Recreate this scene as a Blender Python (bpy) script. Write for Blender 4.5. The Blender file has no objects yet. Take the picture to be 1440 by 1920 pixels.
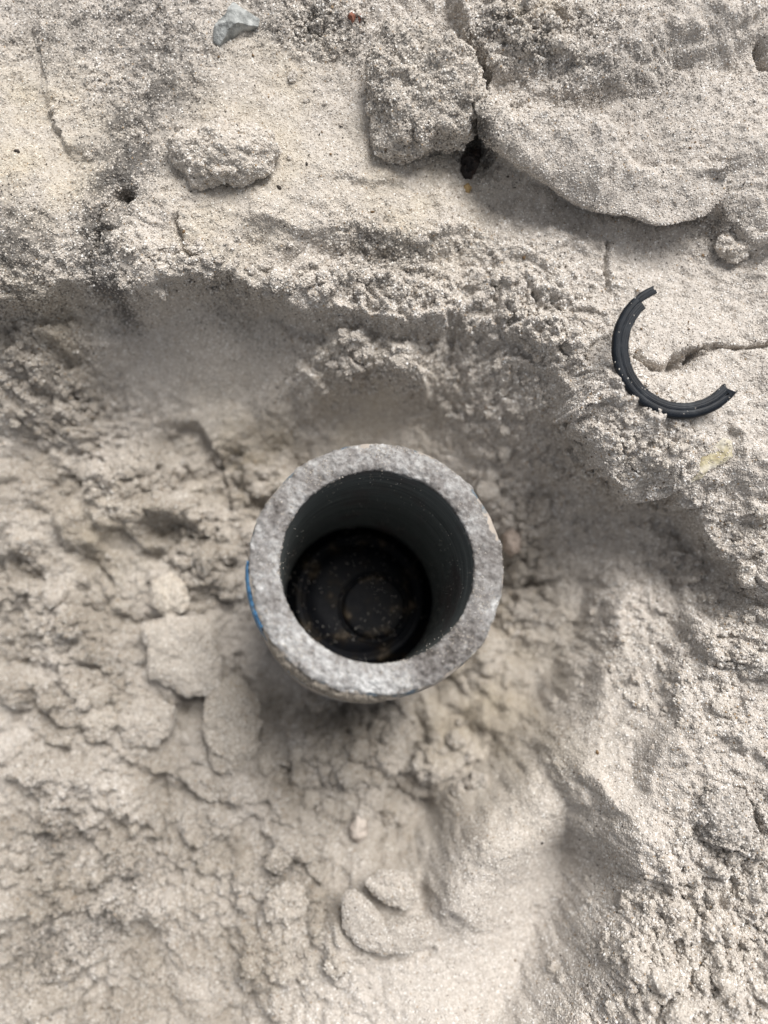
import bpy, bmesh, math, random
import numpy as np
from mathutils import Vector, Matrix

# ------------------------------------------------------------------ camera, sky, sun, exposure
SC = bpy.context.scene
COL = SC.collection
FPX = 1450.0                      # focal length in pixels of the 1440x1920 photograph
TH = math.radians(3.0)            # the phone leans a little towards the top of the picture
CAM = np.array([0.0, 0.0, 0.225])
FW = np.array([0.0, math.sin(TH), -math.cos(TH)])
UP = np.array([0.0, math.cos(TH), math.sin(TH)])
RT = np.array([1.0, 0.0, 0.0])

cam_d = bpy.data.cameras.new('camera')
cam = bpy.data.objects.new('camera', cam_d)
COL.objects.link(cam)
cam.location = CAM
cam.rotation_euler = (TH, 0, 0)
cam_d.sensor_fit = 'VERTICAL'
cam_d.sensor_height = 36.0
cam_d.lens = FPX / 1920.0 * 36.0
cam_d.clip_start = 0.01
cam_d.clip_end = 200.0
cam_d.dof.use_dof = True
cam_d.dof.focus_distance = 0.224
cam_d.dof.aperture_fstop = 4.1
SC.camera = cam

SUN_AZ = math.radians(30.0)       # from north (+Y, picture top) towards east (+X)
SUN_EL = math.radians(52.0)
world = bpy.data.worlds.new('World')
SC.world = world
world.use_nodes = True
wn = world.node_tree.nodes
wl = world.node_tree.links
wn.clear()
sky = wn.new('ShaderNodeTexSky')
sky.sky_type = 'NISHITA'
sky.sun_disc = False
sky.sun_elevation = SUN_EL
sky.sun_rotation = SUN_AZ
sky.dust_density = 4.0
hsv = wn.new('ShaderNodeHueSaturation')       # thin cloud: nearly white sky
hsv.inputs['Saturation'].default_value = 0.22
bg = wn.new('ShaderNodeBackground')
bg.inputs['Strength'].default_value = 0.052
wo = wn.new('ShaderNodeOutputWorld')
wl.new(sky.outputs[0], hsv.inputs['Color'])
wl.new(hsv.outputs[0], bg.inputs['Color'])
wl.new(bg.outputs[0], wo.inputs['Surface'])

sun_d = bpy.data.lights.new('sun', 'SUN')
sun_d.energy = 1.5
sun_d.angle = math.radians(30.0)
sun_d.color = (1.0, 0.975, 0.945)
sun = bpy.data.objects.new('sun', sun_d)
COL.objects.link(sun)
sdir = Vector((math.sin(SUN_AZ) * math.cos(SUN_EL), math.cos(SUN_AZ) * math.cos(SUN_EL), math.sin(SUN_EL)))
sun.rotation_euler = sdir.to_track_quat('Z', 'Y').to_euler()
sun.location = sdir * 3.0

SC.view_settings.view_transform = 'Standard'
SC.view_settings.look = 'None'
SC.view_settings.gamma = 1.0
SC.view_settings.use_curve_mapping = False
SC.view_settings.exposure = 1.30
SC.render.engine = 'CYCLES'
SC.cycles.max_bounces = 5
SC.cycles.diffuse_bounces = 3
SC.cycles.glossy_bounces = 3
SC.cycles.use_denoising = True

# ------------------------------------------------------------------ measuring helpers
def ray(px, py):
    return FW + RT * ((px - 720.0) / FPX) - UP * ((py - 960.0) / FPX)

def at(px, py, z):
    """point of the place seen at that spot of the photograph, z metres above the sand top"""
    d = ray(px, py)
    t = (z - CAM[2]) / d[2]
    return CAM + d * t

def at_depth(px, py, depth):
    return CAM + ray(px, py) * depth

# ------------------------------------------------------------------ noise (numpy)
def _hash(ix, iy, iz, seed):
    h = (ix.astype(np.int64) * 374761393 + iy.astype(np.int64) * 668265263 + iz.astype(np.int64) * 2147483647 + seed * 1274126177) & 0xffffffff
    h = ((h ^ (h >> 13)) * 1274126177) & 0xffffffff
    h = ((h ^ (h >> 16)) * 2246822519) & 0xffffffff
    return (h ^ (h >> 15)) & 0xffffffff

def perlin(x, y, seed=0):
    ix = np.floor(x); iy = np.floor(y)
    fx = x - ix; fy = y - iy
    ux = fx * fx * fx * (fx * (fx * 6 - 15) + 10); uy = fy * fy * fy * (fy * (fy * 6 - 15) + 10)
    z0 = np.zeros_like(ix)
    def g(dx, dy):
        a = _hash(ix + dx, iy + dy, z0, seed) * (2 * math.pi / 4294967296.0)
        return np.cos(a) * (fx - dx) + np.sin(a) * (fy - dy)
    a = g(0, 0); b = g(1, 0); c = g(0, 1); d = g(1, 1)
    return ((a + (b - a) * ux) + ((c + (d - c) * ux) - (a + (b - a) * ux)) * uy) * 1.5

def fbm(x, y, seed=0, octv=4, gain=0.5):
    s = 0; a = 1.0; f = 1.0
    for i in range(octv):
        s = s + a * perlin(x * f, y * f, seed + 17 * i)
        a *= gain; f *= 2.03
    return s

def vnoise3(p, seed=0):
    i = np.floor(p); f = p - i
    u = f * f * (3 - 2 * f)
    def h(a, b, c):
        return _hash(i[:, 0] + a, i[:, 1] + b, i[:, 2] + c, seed) / 2147483648.0 - 1.0
    x00 = h(0, 0, 0) * (1 - u[:, 0]) + h(1, 0, 0) * u[:, 0]
    x10 = h(0, 1, 0) * (1 - u[:, 0]) + h(1, 1, 0) * u[:, 0]
    x01 = h(0, 0, 1) * (1 - u[:, 0]) + h(1, 0, 1) * u[:, 0]
    x11 = h(0, 1, 1) * (1 - u[:, 0]) + h(1, 1, 1) * u[:, 0]
    y0 = x00 * (1 - u[:, 1]) + x10 * u[:, 1]
    y1 = x01 * (1 - u[:, 1]) + x11 * u[:, 1]
    return y0 * (1 - u[:, 2]) + y1 * u[:, 2]

def fbm3(p, seed=0, octv=4, gain=0.5):
    s = 0; a = 1.0; f = 1.0
    for k in range(octv):
        s = s + a * vnoise3(p * f + 13.7 * k, seed + 31 * k)
        a *= gain; f *= 2.1
    return s

def sstep(x):
    x = np.clip(x, 0, 1)
    return x * x * (3 - 2 * x)

# ------------------------------------------------------------------ materials
def newmat(name):
    m = bpy.data.materials.new(name)
    m.use_nodes = True
    nt = m.node_tree
    b = nt.nodes['Principled BSDF']
    return m, nt, b

def ramp(nt, stops, interp='LINEAR'):
    r = nt.nodes.new('ShaderNodeValToRGB')
    r.color_ramp.interpolation = interp
    e = r.color_ramp.elements
    while len(e) < len(stops):
        e.new(0.5)
    for i, (p, c) in enumerate(stops):
        e[i].position = p
        e[i].color = (c[0], c[1], c[2], 1)
    return r

def mixc(nt, fac, a, b, blend='MIX'):
    m = nt.nodes.new('ShaderNodeMix')
    m.data_type = 'RGBA'
    m.blend_type = blend
    for sock, v in ((0, fac), (6, a), (7, b)):
        if isinstance(v, bpy.types.NodeSocket):
            nt.links.new(v, m.inputs[sock])
        else:
            m.inputs[sock].default_value = v
    return m.outputs[2]

def noise(nt, scale, detail=4, rough=0.55, vec=None):
    n = nt.nodes.new('ShaderNodeTexNoise')
    n.inputs['Scale'].default_value = scale
    n.inputs['Detail'].default_value = detail
    n.inputs['Roughness'].default_value = rough
    if vec is not None:
        nt.links.new(vec, n.inputs['Vector'])
    return n

def objcoord(nt):
    return nt.nodes.new('ShaderNodeTexCoord').outputs['Object']

def bump(nt, b, height, strength, dist):
    n = nt.nodes.new('ShaderNodeBump')
    n.inputs['Strength'].default_value = strength
    n.inputs['Distance'].default_value = dist
    nt.links.new(height, n.inputs['Height'])
    nt.links.new(n.outputs[0], b.inputs['Normal'])

def attr(nt, name, kind):
    a = nt.nodes.new('ShaderNodeAttribute')
    a.attribute_name = name
    a.attribute_type = kind
    return a.outputs['Fac']

SAND = (0.50, 0.432, 0.362)
SOIL_SHADE_C = (0.06, 0.055, 0.050)
DRABC = (0.62, 0.60, 0.565, 1)  # multiplier that makes the dug sand darker

def sand_bed():
    m, nt, b = newmat('damp sand between the grains')
    co = objcoord(nt)
    n1 = noise(nt, 900, 3, 0.6, co)
    r = ramp(nt, [(0.3, (0.376, 0.340, 0.301)), (0.5, (0.495, 0.453, 0.407)), (0.72, (0.595, 0.552, 0.506))])
    nt.links.new(n1.outputs['Fac'], r.inputs[0])
    c = mixc(nt, attr(nt, 'warm', 'GEOMETRY'), r.outputs[0], (0.90, 0.90, 0.90, 1), 'MULTIPLY')
    c = mixc(nt, attr(nt, 'warm', 'GEOMETRY'), c, (0.50, 0.45, 0.37, 1))
    c = mixc(nt, attr(nt, 'drab', 'GEOMETRY'), c, DRABC, 'MULTIPLY')
    c = mixc(nt, attr(nt, 'soil_shade', 'GEOMETRY'), c, (*SOIL_SHADE_C, 1))
    nt.links.new(c, b.inputs['Base Color'])
    b.inputs['Roughness'].default_value = 0.9
    b.inputs['Specular IOR Level'].default_value = 0.2
    bump(nt, b, n1.outputs['Fac'], 0.5, 0.0006)
    return m

def sand_grain():
    m, nt, b = newmat('quartz sand grain')
    rn = attr(nt, 'rnd', 'INSTANCER')
    r = ramp(nt, [(0.0, (0.06, 0.052, 0.046)), (0.008, (0.09, 0.07, 0.055)), (0.012, (0.38, 0.27, 0.16)), (0.03, (0.37, 0.325, 0.28)),
                  (0.20, (0.475, 0.433, 0.386)), (0.55, (0.56, 0.517, 0.467)), (0.88, (0.655, 0.617, 0.57)), (0.96, (0.84, 0.825, 0.80))])
    nt.links.new(rn, r.inputs[0])
    c = mixc(nt, attr(nt, 'warm', 'INSTANCER'), r.outputs[0], (1.0, 0.95, 0.84, 1), 'MULTIPLY')
    c = mixc(nt, attr(nt, 'drab', 'INSTANCER'), c, DRABC, 'MULTIPLY')
    # stained grains: a share of them is dark, from humus and painted shade
    sh = nt.nodes.new('ShaderNodeMath'); sh.operation = 'LESS_THAN'
    nt.links.new(attr(nt, 'rnd2', 'INSTANCER'), sh.inputs[0])
    nt.links.new(attr(nt, 'soil_shade', 'INSTANCER'), sh.inputs[1])
    mu = nt.nodes.new('ShaderNodeMath'); mu.operation = 'MULTIPLY'
    nt.links.new(sh.outputs[0], mu.inputs[0]); mu.inputs[1].default_value = 0.72
    c = mixc(nt, mu.outputs[0], c, (*SOIL_SHADE_C, 1))
    nt.links.new(c, b.inputs['Base Color'])
    b.inputs['Roughness'].default_value = 0.45
    b.inputs['Specular IOR Level'].default_value = 0.3
    return m

M_BED = sand_bed()
M_GRAIN = sand_grain()

def simple(name, stops, scale, rough=0.8, spec=0.3, bstr=0.3, bdist=0.0004, detail=5):
    m, nt, b = newmat(name)
    co = objcoord(nt)
    n = noise(nt, scale, detail, 0.6, co)
    r = ramp(nt, stops)
    nt.links.new(n.outputs['Fac'], r.inputs[0])
    nt.links.new(r.outputs[0], b.inputs['Base Color'])
    b.inputs['Roughness'].default_value = rough
    b.inputs['Specular IOR Level'].default_value = spec
    if bstr:
        bump(nt, b, n.outputs['Fac'], bstr, bdist)
    return m

# ------------------------------------------------------------------ grains on every sand surface
def grain_tree(name):
    ng = bpy.data.node_groups.new(name, 'GeometryNodeTree')
    ng.interface.new_socket('Geometry', in_out='INPUT', socket_type='NodeSocketGeometry')
    s = ng.interface.new_socket('Density', in_out='INPUT', socket_type='NodeSocketFloat'); s.default_value = 3.3e6
    s = ng.interface.new_socket('Size', in_out='INPUT', socket_type='NodeSocketFloat'); s.default_value = 0.00066
    ng.interface.new_socket('Geometry', in_out='OUTPUT', socket_type='NodeSocketGeometry')
    N = ng.nodes; L = ng.links
    gi = N.new('NodeGroupInput'); go = N.new('NodeGroupOutput')
    dist = N.new('GeometryNodeDistributePointsOnFaces')
    na = N.new('GeometryNodeInputNamedAttribute'); na.data_type = 'FLOAT'; na.inputs['Name'].default_value = 'dens'
    mu = N.new('ShaderNodeMath'); mu.operation = 'MULTIPLY'
    L.new(gi.outputs['Density'], mu.inputs[0]); L.new(na.outputs[0], mu.inputs[1])
    L.new(gi.outputs['Geometry'], dist.inputs['Mesh']); L.new(mu.outputs[0], dist.inputs['Density'])
    # random numbers kept on each grain
    pts = dist.outputs['Points']
    for nm, sd in (('rnd', 3), ('rnd2', 11)):
        rv = N.new('FunctionNodeRandomValue'); rv.data_type = 'FLOAT'
        rv.inputs['Seed'].default_value = sd
        st = N.new('GeometryNodeStoreNamedAttribute'); st.data_type = 'FLOAT'; st.domain = 'POINT'
        st.inputs['Name'].default_value = nm
        L.new(pts, st.inputs['Geometry']); L.new(rv.outputs[1], st.inputs['Value'])
        pts = st.outputs['Geometry']
    so = N.new('GeometryNodeSetPosition'); sv = N.new('ShaderNodeVectorMath'); sv.operation = 'SCALE'
    sm_ = N.new('ShaderNodeMath'); sm_.operation = 'MULTIPLY'; sm_.inputs[1].default_value = -0.08
    L.new(gi.outputs['Size'], sm_.inputs[0]); L.new(dist.outputs['Normal'], sv.inputs[0]); L.new(sm_.outputs[0], sv.inputs['Scale'])
    L.new(pts, so.inputs['Geometry']); L.new(sv.outputs[0], so.inputs['Offset'])
    pts = so.outputs[0]
    # five grain shapes
    j = N.new('GeometryNodeJoinGeometry')
    for k in range(5):
        ico = N.new('GeometryNodeMeshIcoSphere'); ico.inputs['Radius'].default_value = 0.5
        ico.inputs['Subdivisions'].default_value = 1
        sp = N.new('GeometryNodeSetPosition')
        rv = N.new('FunctionNodeRandomValue'); rv.data_type = 'FLOAT_VECTOR'
        rv.inputs[0].default_value = (-0.17, -0.17, -0.17); rv.inputs[1].default_value = (0.17, 0.17, 0.17)
        rv.inputs['Seed'].default_value = 40 + k
        L.new(ico.outputs[0], sp.inputs['Geometry']); L.new(rv.outputs[0], sp.inputs['Offset'])
        sm = N.new('GeometryNodeSetMaterial'); sm.inputs['Material'].default_value = M_GRAIN
        L.new(sp.outputs[0], sm.inputs['Geometry'])
        ti = N.new('GeometryNodeGeometryToInstance')
        L.new(sm.outputs[0], ti.inputs[0]); L.new(ti.outputs[0], j.inputs[0])
    iop = N.new('GeometryNodeInstanceOnPoints')
    iop.inputs['Pick Instance'].default_value = True
    L.new(pts, iop.inputs['Points']); L.new(j.outputs[0], iop.inputs['Instance'])
    rr = N.new('FunctionNodeRandomValue'); rr.data_type = 'FLOAT_VECTOR'
    rr.inputs[1].default_value = (6.28, 6.28, 6.28); rr.inputs['Seed'].default_value = 5
    L.new(rr.outputs[0], iop.inputs['Rotation'])
    rs = N.new('FunctionNodeRandomValue'); rs.data_type = 'FLOAT_VECTOR'
    rs.inputs[0].default_value = (0.62, 0.62, 0.62); rs.inputs[1].default_value = (1.3, 1.3, 1.3); rs.inputs['Seed'].default_value = 8
    vm = N.new('ShaderNodeVectorMath'); vm.operation = 'SCALE'
    ga = N.new('GeometryNodeInputNamedAttribute'); ga.data_type = 'FLOAT'; ga.inputs['Name'].default_value = 'gsz'
    gm = N.new('ShaderNodeMath'); gm.operation = 'MULTIPLY'
    L.new(gi.outputs['Size'], gm.inputs[0]); L.new(ga.outputs[0], gm.inputs[1])
    L.new(rs.outputs[0], vm.inputs[0]); L.new(gm.outputs[0], vm.inputs['Scale'])
    L.new(vm.outputs[0], iop.inputs['Scale'])
    jo = N.new('GeometryNodeJoinGeometry')
    L.new(iop.outputs[0], jo.inputs[0]); L.new(gi.outputs['Geometry'], jo.inputs[0])
    L.new(jo.outputs[0], go.inputs[0])
    return ng

GRAINS = grain_tree('sand grains')

def add_grains(o, density=None, size=None):
    md = o.modifiers.new('sand grains', 'NODES')
    md.node_group = GRAINS
    ids = {i.name: i.identifier for i in GRAINS.interface.items_tree if getattr(i, 'in_out', '') == 'INPUT'}
    if density: md[ids['Density']] = float(density)
    if size: md[ids['Size']] = float(size)

def set_attr(me, name, arr):
    a = me.attributes.new(name, 'FLOAT', 'POINT')
    a.data.foreach_set('value', np.ascontiguousarray(arr, dtype=np.float32))

def mesh_np(name, V, F, mat=None, smooth=True):
    me = bpy.data.meshes.new(name)
    V = np.asarray(V, dtype=np.float32); F = np.asarray(F, dtype=np.int32)
    n = F.shape[1]
    me.vertices.add(len(V)); me.vertices.foreach_set('co', V.ravel())
    me.loops.add(F.size); me.loops.foreach_set('vertex_index', F.ravel())
    me.polygons.add(len(F))
    me.polygons.foreach_set('loop_start', np.arange(0, F.size, n, dtype=np.int32))
    if smooth:
        me.polygons.foreach_set('use_smooth', np.ones(len(F), dtype=bool))
    me.update(calc_edges=True)
    if mat: me.materials.append(mat)
    return me

def link(name, me, parent=None):
    o = bpy.data.objects.new(name, me)
    COL.objects.link(o)
    if parent: o.parent = parent
    return o

def tag(o, label=None, cat=None, group=None, kind=None):
    if label: o['label'] = label
    if cat: o['category'] = cat
    if group: o['group'] = group
    if kind: o['kind'] = kind
    return o

# ------------------------------------------------------------------ where the pipe stands (its rim, and its lean)
RIM_C = at_depth(710, 1057, 0.206)
AX = np.array([-7.2, 16.6, 66.0]); AX /= np.linalg.norm(AX)        # down the pipe, in camera right/down/away
DOWN = RT * AX[0] - UP * AX[1] + FW * AX[2]

# ------------------------------------------------------------------ the sand: survey points (px, py of the photograph, height in mm)
SURVEY = [
 (0,0,0),(360,0,1),(720,0,3),(1080,0,10),(1440,0,12),(0,150,0),(200,150,0),(450,150,0),(650,200,0),(1150,100,10),(1440,150,11),(1020,180,8),(1200,200,11),(1280,260,11),
 (0,300,0),(150,300,-1),(450,380,-1),(750,330,-2),(960,350,-3),(1100,400,-3),(1000,290,5),(1150,340,5),(1260,370,4),(1440,300,11),(1380,360,8),(0,430,-1),(250,430,-1),(450,420,-1),(600,410,-1),(800,420,-2),
 (1050,450,-1),(1300,460,-1),(1440,520,1),(0,540,-5),(80,520,-3),(300,510,-4),(500,510,-6),(650,530,-8),(800,540,-7),(950,540,-4),(1100,560,-1),
 (1250,600,0),(1440,620,1),(1150,680,0),(1275,665,0),(1400,760,0),(1300,850,-1),(1440,880,-1),(1000,650,-6),(1080,750,-5),(1100,830,-7),(1180,880,-5),
 (0,700,-26),(100,640,-20),(200,700,-30),(300,650,-24),(400,620,-18),(500,640,-20),(450,720,-32),(300,760,-38),(600,650,-16),(700,660,-14),(800,670,-15),
 (900,650,-14),(650,760,-34),(800,760,-32),(900,780,-28),(1000,800,-22),(950,900,-38),(1050,950,-33),(1150,960,-26),(1250,980,-22),(1350,980,-16),(1420,960,-6),
 (560,850,-44),(450,900,-45),(400,1000,-48),(200,950,-42),(50,900,-36),(0,1000,-38),(980,1050,-46),(1000,1150,-46),(950,1280,-48),(1100,1100,-37),(1200,1100,-29),
 (1300,1100,-20),(1400,1100,-7),(1000,1300,-45),(1100,1250,-33),(1200,1250,-22),(1300,1250,-11),(1400,1250,-5),(300,1200,-46),(100,1200,-42),(0,1250,-43),
 (450,1400,-48),(600,1400,-52),(750,1350,-52),(850,1400,-50),(900,1450,-48),(300,1420,-46),(100,1400,-42),(1080,1380,-27),(1000,1500,-25),(920,1580,-24),
 (1150,1450,-20),(1250,1400,-11),(1350,1400,-5),(1440,1400,-3),(700,1500,-46),(800,1560,-46),(760,1620,-42),(550,1550,-44),(400,1500,-44),(200,1500,-43),(0,1500,-43),
 (850,1680,-26),(950,1650,-29),(1050,1650,-33),(1100,1600,-31),(1180,1600,-12),(1300,1600,-6),(1440,1600,-3),(700,1700,-32),(550,1700,-36),(350,1700,-40),(150,1700,-41),
 (0,1700,-42),(700,1850,-28),(850,1850,-26),(1000,1800,-28),(1070,1780,-24),(1160,1780,-8),(1300,1800,-3),(1440,1800,0),(1050,1900,-16),(1150,1910,-5),(500,1860,-34),
 (300,1860,-39),(100,1860,-41),(0,1900,-42),(720,1060,-50),
]
SURVEY = [(a, b, c if c > -12 else -12 + (c + 12) * 1.18) for a, b, c in SURVEY]
SV = np.array([[*at(a, b, c * 1e-3)[:2], c * 1e-3] for a, b, c in SURVEY])
S_ = 0.05
def _tps(r2):
    return np.where(r2 > 1e-12, 0.5 * r2 * np.log(np.maximum(r2, 1e-12)), 0.0)
_P = SV[:, :2] / S_
_n = len(_P)
_d2 = ((_P[:, None, :] - _P[None]) ** 2).sum(-1)
_A = np.zeros((_n + 3, _n + 3))
_A[:_n, :_n] = _tps(_d2) + np.eye(_n) * 0.012
_A[:_n, _n] = 1; _A[:_n, _n + 1:] = _P
_A[_n, :_n] = 1; _A[_n + 1:, :_n] = _P.T
_W = np.linalg.solve(_A, np.concatenate([SV[:, 2], [0, 0, 0]]))

def base_h(x, y):
    X = x / S_; Y = y / S_
    z = _W[_n] + _W[_n + 1] * X + _W[_n + 2] * Y
    for i in range(_n):
        z = z + _W[i] * _tps((X - _P[i, 0]) ** 2 + (Y - _P[i, 1]) ** 2)
    return z

# grid: 0.5 mm inside the picture, widening to the horizon outside it
_c = np.array([at(-40, -40, -0.03), at(1480, -40, -0.03), at(-40, 1960, -0.045), at(1480, 1960, -0.045)])
X0, X1 = _c[:, 0].min(), _c[:, 0].max()
Y0, Y1 = _c[:, 1].min(), _c[:, 1].max()
STEP = 0.00050
def axis(a, b):
    mid = np.arange(a, b, STEP)
    out = [STEP]
    while sum(out) < 40: out.append(out[-1] * 1.22)
    ext = np.cumsum(out)
    return np.concatenate([(a - ext)[::-1], mid, mid[-1] + ext])
gx = axis(X0, X1); gy = axis(Y0, Y1)
NX, NY = len(gx), len(gy)
GX, GY = np.meshgrid(gx, gy)
CX = np.clip(GX, X0, X1); CY = np.clip(GY, Y0, Y1)
OUT = np.hypot(GX - CX, GY - CY)
H = base_h(CX, CY)
# ragged edges: features are looked up at slightly shifted places
WX = CX + 0.0028 * fbm(CX / 0.018, CY / 0.018, 5, 3, 0.5) + 0.0008 * fbm(CX / 0.0034, CY / 0.0034, 50, 2, 0.6)
WY = CY + 0.0028 * fbm(CX / 0.018, CY / 0.018, 9, 3, 0.5) + 0.0008 * fbm(CX / 0.0034, CY / 0.0034, 90, 2, 0.6)

def pix(pts, z):
    return np.array([at(a, b, z * 1e-3)[:2] for a, b in pts])

RAG = 1.0
def poly_dist(P, closed=False):
    """distance to a polyline, side (+ left of travel), and whether the foot lies inside it"""
    WX_ = CX + RAG * (WX - CX); WY_ = CY + RAG * (WY - CY)
    global PERP
    PERP = np.full(GX.shape, 1e9)
    best = np.full(GX.shape, 1e9); side = np.ones(GX.shape); end = np.zeros(GX.shape)
    m = len(P) if closed else len(P) - 1
    for i in range(m):
        a = P[i]; b = P[(i + 1) % len(P)]
        d = b - a; L2 = d @ d
        t = ((WX_ - a[0]) * d[0] + (WY_ - a[1]) * d[1]) / L2
        tc = np.clip(t, 0, 1)
        dx = WX_ - a[0] - tc * d[0]; dy = WY_ - a[1] - tc * d[1]
        r = np.hypot(dx, dy)
        cr = d[0] * (WY_ - a[1]) - d[1] * (WX_ - a[0])
        near = r < best
        PERP = np.where(near, np.abs(cr) / math.sqrt(L2), PERP)
        best = np.where(near, r, best); side = np.where(near, np.sign(cr), side)
        over = np.zeros(GX.shape)
        if not closed and i == 0: over = np.maximum(over, -t * math.sqrt(L2))
        if not closed and i == m - 1: over = np.maximum(over, (t - 1) * math.sqrt(L2))
        end = np.where(near, over, end)
    return best, side, np.maximum(end, 0)

DX = np.zeros(GX.shape); DY = np.zeros(GX.shape)
def lip(pts, z, h, w=1.5, decay=20.0, hi='L', fade=6.0, over=None, reach=4.0):
    """a broken edge: sand stands higher on one side of the line and hangs over a little"""
    global H, DX, DY
    d, s, e = poly_dist(pix(pts, z))
    if hi == 'R': s = -s
    d = d * 1e3
    sd = np.where(e > 0, PERP * 1e3, d) * s
    gyy, gxx = np.gradient(sd, gy, gx)
    gn = np.hypot(gxx, gyy) + 1e-6
    if over is None: over = 0.07 * h
    k = 1e-3 * over * np.exp(-(e * 1e3 / fade) ** 2) * np.where(s > 0, sstep(d / w) * np.exp(-np.maximum(d - w, 0) / reach), -0.9 * np.exp(-d / 1.8) * sstep(d / .4))
    k *= OUT < 1e-6
    DX -= k * gxx / gn; DY -= k * gyy / gn
    H = H + 1e-3 * h * 0.5 * s * sstep(np.where(e > 0, PERP * 1e3, d) / w) * np.exp(-d / decay) * np.exp(-(e * 1e3 / fade) ** 2)

def groove(pts, z, w, depth):
    global H
    d, s, e = poly_dist(pix(pts, z))
    H = H - 1e-3 * depth * (1 - sstep(d * 1e3 / w))

def inside(pts, z, soft):
    d, s, e = poly_dist(pix(pts, z), True)
    P = pix(pts, z)
    c = np.zeros(GX.shape, dtype=bool)
    for i in range(len(P)):
        a = P[i]; b = P[(i + 1) % len(P)]
        cond = ((a[1] > WY) != (b[1] > WY))
        xi = (b[0] - a[0]) * (WY - a[1]) / (b[1] - a[1] + 1e-15) + a[0]
        c ^= cond & (WX < xi)
    return sstep(np.where(c, d, -d) * 1e3 / soft * 0.5 + 0.5)

def spot(px, py, z, r):
    p = at(px, py, z * 1e-3)
    return np.exp(-((CX - p[0]) ** 2 + (CY - p[1]) ** 2) / (r * 1e-3) ** 2)

# --- broken edges
lip([(-60,600),(40,578),(110,548),(190,560),(230,572),(330,548),(420,540),(500,548),(560,580),(640,600),(740,612),(850,600)], -8, 16, 2.6, 24)
lip([(1060,790),(1100,840),(1140,900),(1200,932),(1260,925),(1320,945),(1350,985),(1365,1040),(1400,1090)], -8, 23, 1.8, 24, over=2.2)
lip([(1340,1100),(1318,1170),(1335,1240),(1400,1262),(1460,1255)], -6, 8, 1.8, 14)
lip([(1150,1120),(1120,1230),(1075,1320),(1015,1405),(945,1480),(875,1545),(820,1600),(790,1660)], -30, 21, 5.0, 22, over=.3)
lip([(1085,1480),(1118,1530),(1134,1600),(1128,1680),(1105,1750),(1060,1830),(990,1940)], -18, 21, 6.5, 22, fade=16, over=0)
lip([(1275,1240),(1258,1350),(1232,1400),(1215,1470)], -8, 7, 2.5, 12)
lip([(345,795),(390,825),(412,880),(425,940)], -42, 7, 1.6, 10, hi='L')
lip([(480,440),(560,458),(660,450),(740,462),(860,450)], -3, 7, 4.0, 14)
lip([(850,20),(870,70),(900,110),(915,150),(905,230),(925,265)], 4, 9, 1.8, 16)
lip([(1325,372),(1345,395),(1362,435),(1400,450),(1470,470)], 2, 5, 1.5, 18, over=.5)
lip([(930,95),(1000,150),(1080,160),(1180,130),(1300,90),(1400,60)], 9, 14, 7.0, 16, over=0)
lip([(0,1590),(60,1590),(130,1600),(200,1640)], -34, 5, 1.6, 10)
lip([(65,1325),(150,1390),(250,1440),(400,1500)], -44, 7, 2.0, 12)
lip([(75,60),(85,130),(105,230),(130,270),(165,292)], 0, 3.2, 1.4, 10)
lip([(0,425),(55,440),(85,480),(60,520),(0,545)], -2, 4, 2.0, 8, hi='R')
lip([(1360,815),(1372,860),(1360,890)], -1, 3, 1.2, 6)
lip([(1075,800),(1110,770),(1160,790)], -3, 4, 1.5, 8, hi='L')
lip([(640,340),(690,350),(740,345)], -1, 2.4, 1.2, 6)
lip([(930,610),(1000,640),(1040,700),(1060,760)], -5, 6, 3, 14)
lip([(640,690),(760,720),(830,760)], -24, 5, 2.5, 10)
lip([(400,1170),(420,1230),(480,1290)], -47, 4, 1.5, 8, hi='R')
lip([(1320,1470),(1300,1520),(1330,1580),(1400,1600)], -4, 5, 1.5, 8)
lip([(1370,1380),(1440,1420)], -4, 4, 1.5, 8)
RAG = 0.3
lip([(908,215),(914,266),(960,302),(1050,350),(1150,393),(1240,411),(1298,394),(1320,372),(1316,345)], 2, 9, 1.3, 24, over=4.8, fade=3, reach=7.0)
groove([(900,285),(955,315),(1045,363),(1145,406),(1240,424),(1310,402)], -2, 1.6, 2.2)
RAG = 1.0
lip([(1000,205),(1080,212),(1140,238),(1175,285),(1215,305)], 8, 4.5, 2.0, 10, hi='R', over=.2)
# --- cracks and holes
groove([(175,525),(185,480),(193,440),(205,400),(240,376)], -2, 1.4, 3.2)
groove([(1200,668),(1240,688),(1270,683),(1300,676)], 0, 3.2, 6.5)
groove([(1290,678),(1340,660),(1390,654),(1450,632)], 0, 1.5, 4.0)
groove([(1150,455),(1143,490),(1150,530)], -1, 1.6, 2.5)
groove([(1000,560),(1006,590)], -4, 2.2, 4.5)
groove([(1050,635),(1056,662)], -5, 2.0, 3.5)
groove([(895,120),(905,170),(912,210),(893,262)], 2, 2.4, 8)
groove([(1432,80),(1444,112),(1475,130)], 11, 2.2, 6)
groove([(1318,372),(1340,400),(1358,432)], 0, 1.2, 2.5)
groove([(340,425),(350,470),(372,490)], -2, 1.8, 3.4)
groove([(285,1510),(280,1570),(275,1640),(290,1690)], -42, 3.6, 3.2)
groove([(330,1520),(322,1570),(318,1600)], -42, 2.4, 2.6)
groove([(365,1535),(368,1580),(350,1625)], -42, 2.2, 3.0)
groove([(500,1650),(545,1650),(580,1680),(565,1730)], -38, 2.2, 2.6)
groove([(770,1440),(800,1380),(790,1330)], -50, 3.2, 4.2)
groove([(330,1310),(365,1320),(378,1370)], -46, 2.5, 4.0)
groove([(430,1240),(440,1290)], -46, 2.5, 4)
groove([(1380,1470),(1410,1520),(1420,1560)], -3, 1.8, 4)
groove([(1290,1700),(1260,1740),(1235,1720)], -4, 2.2, 3)
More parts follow.
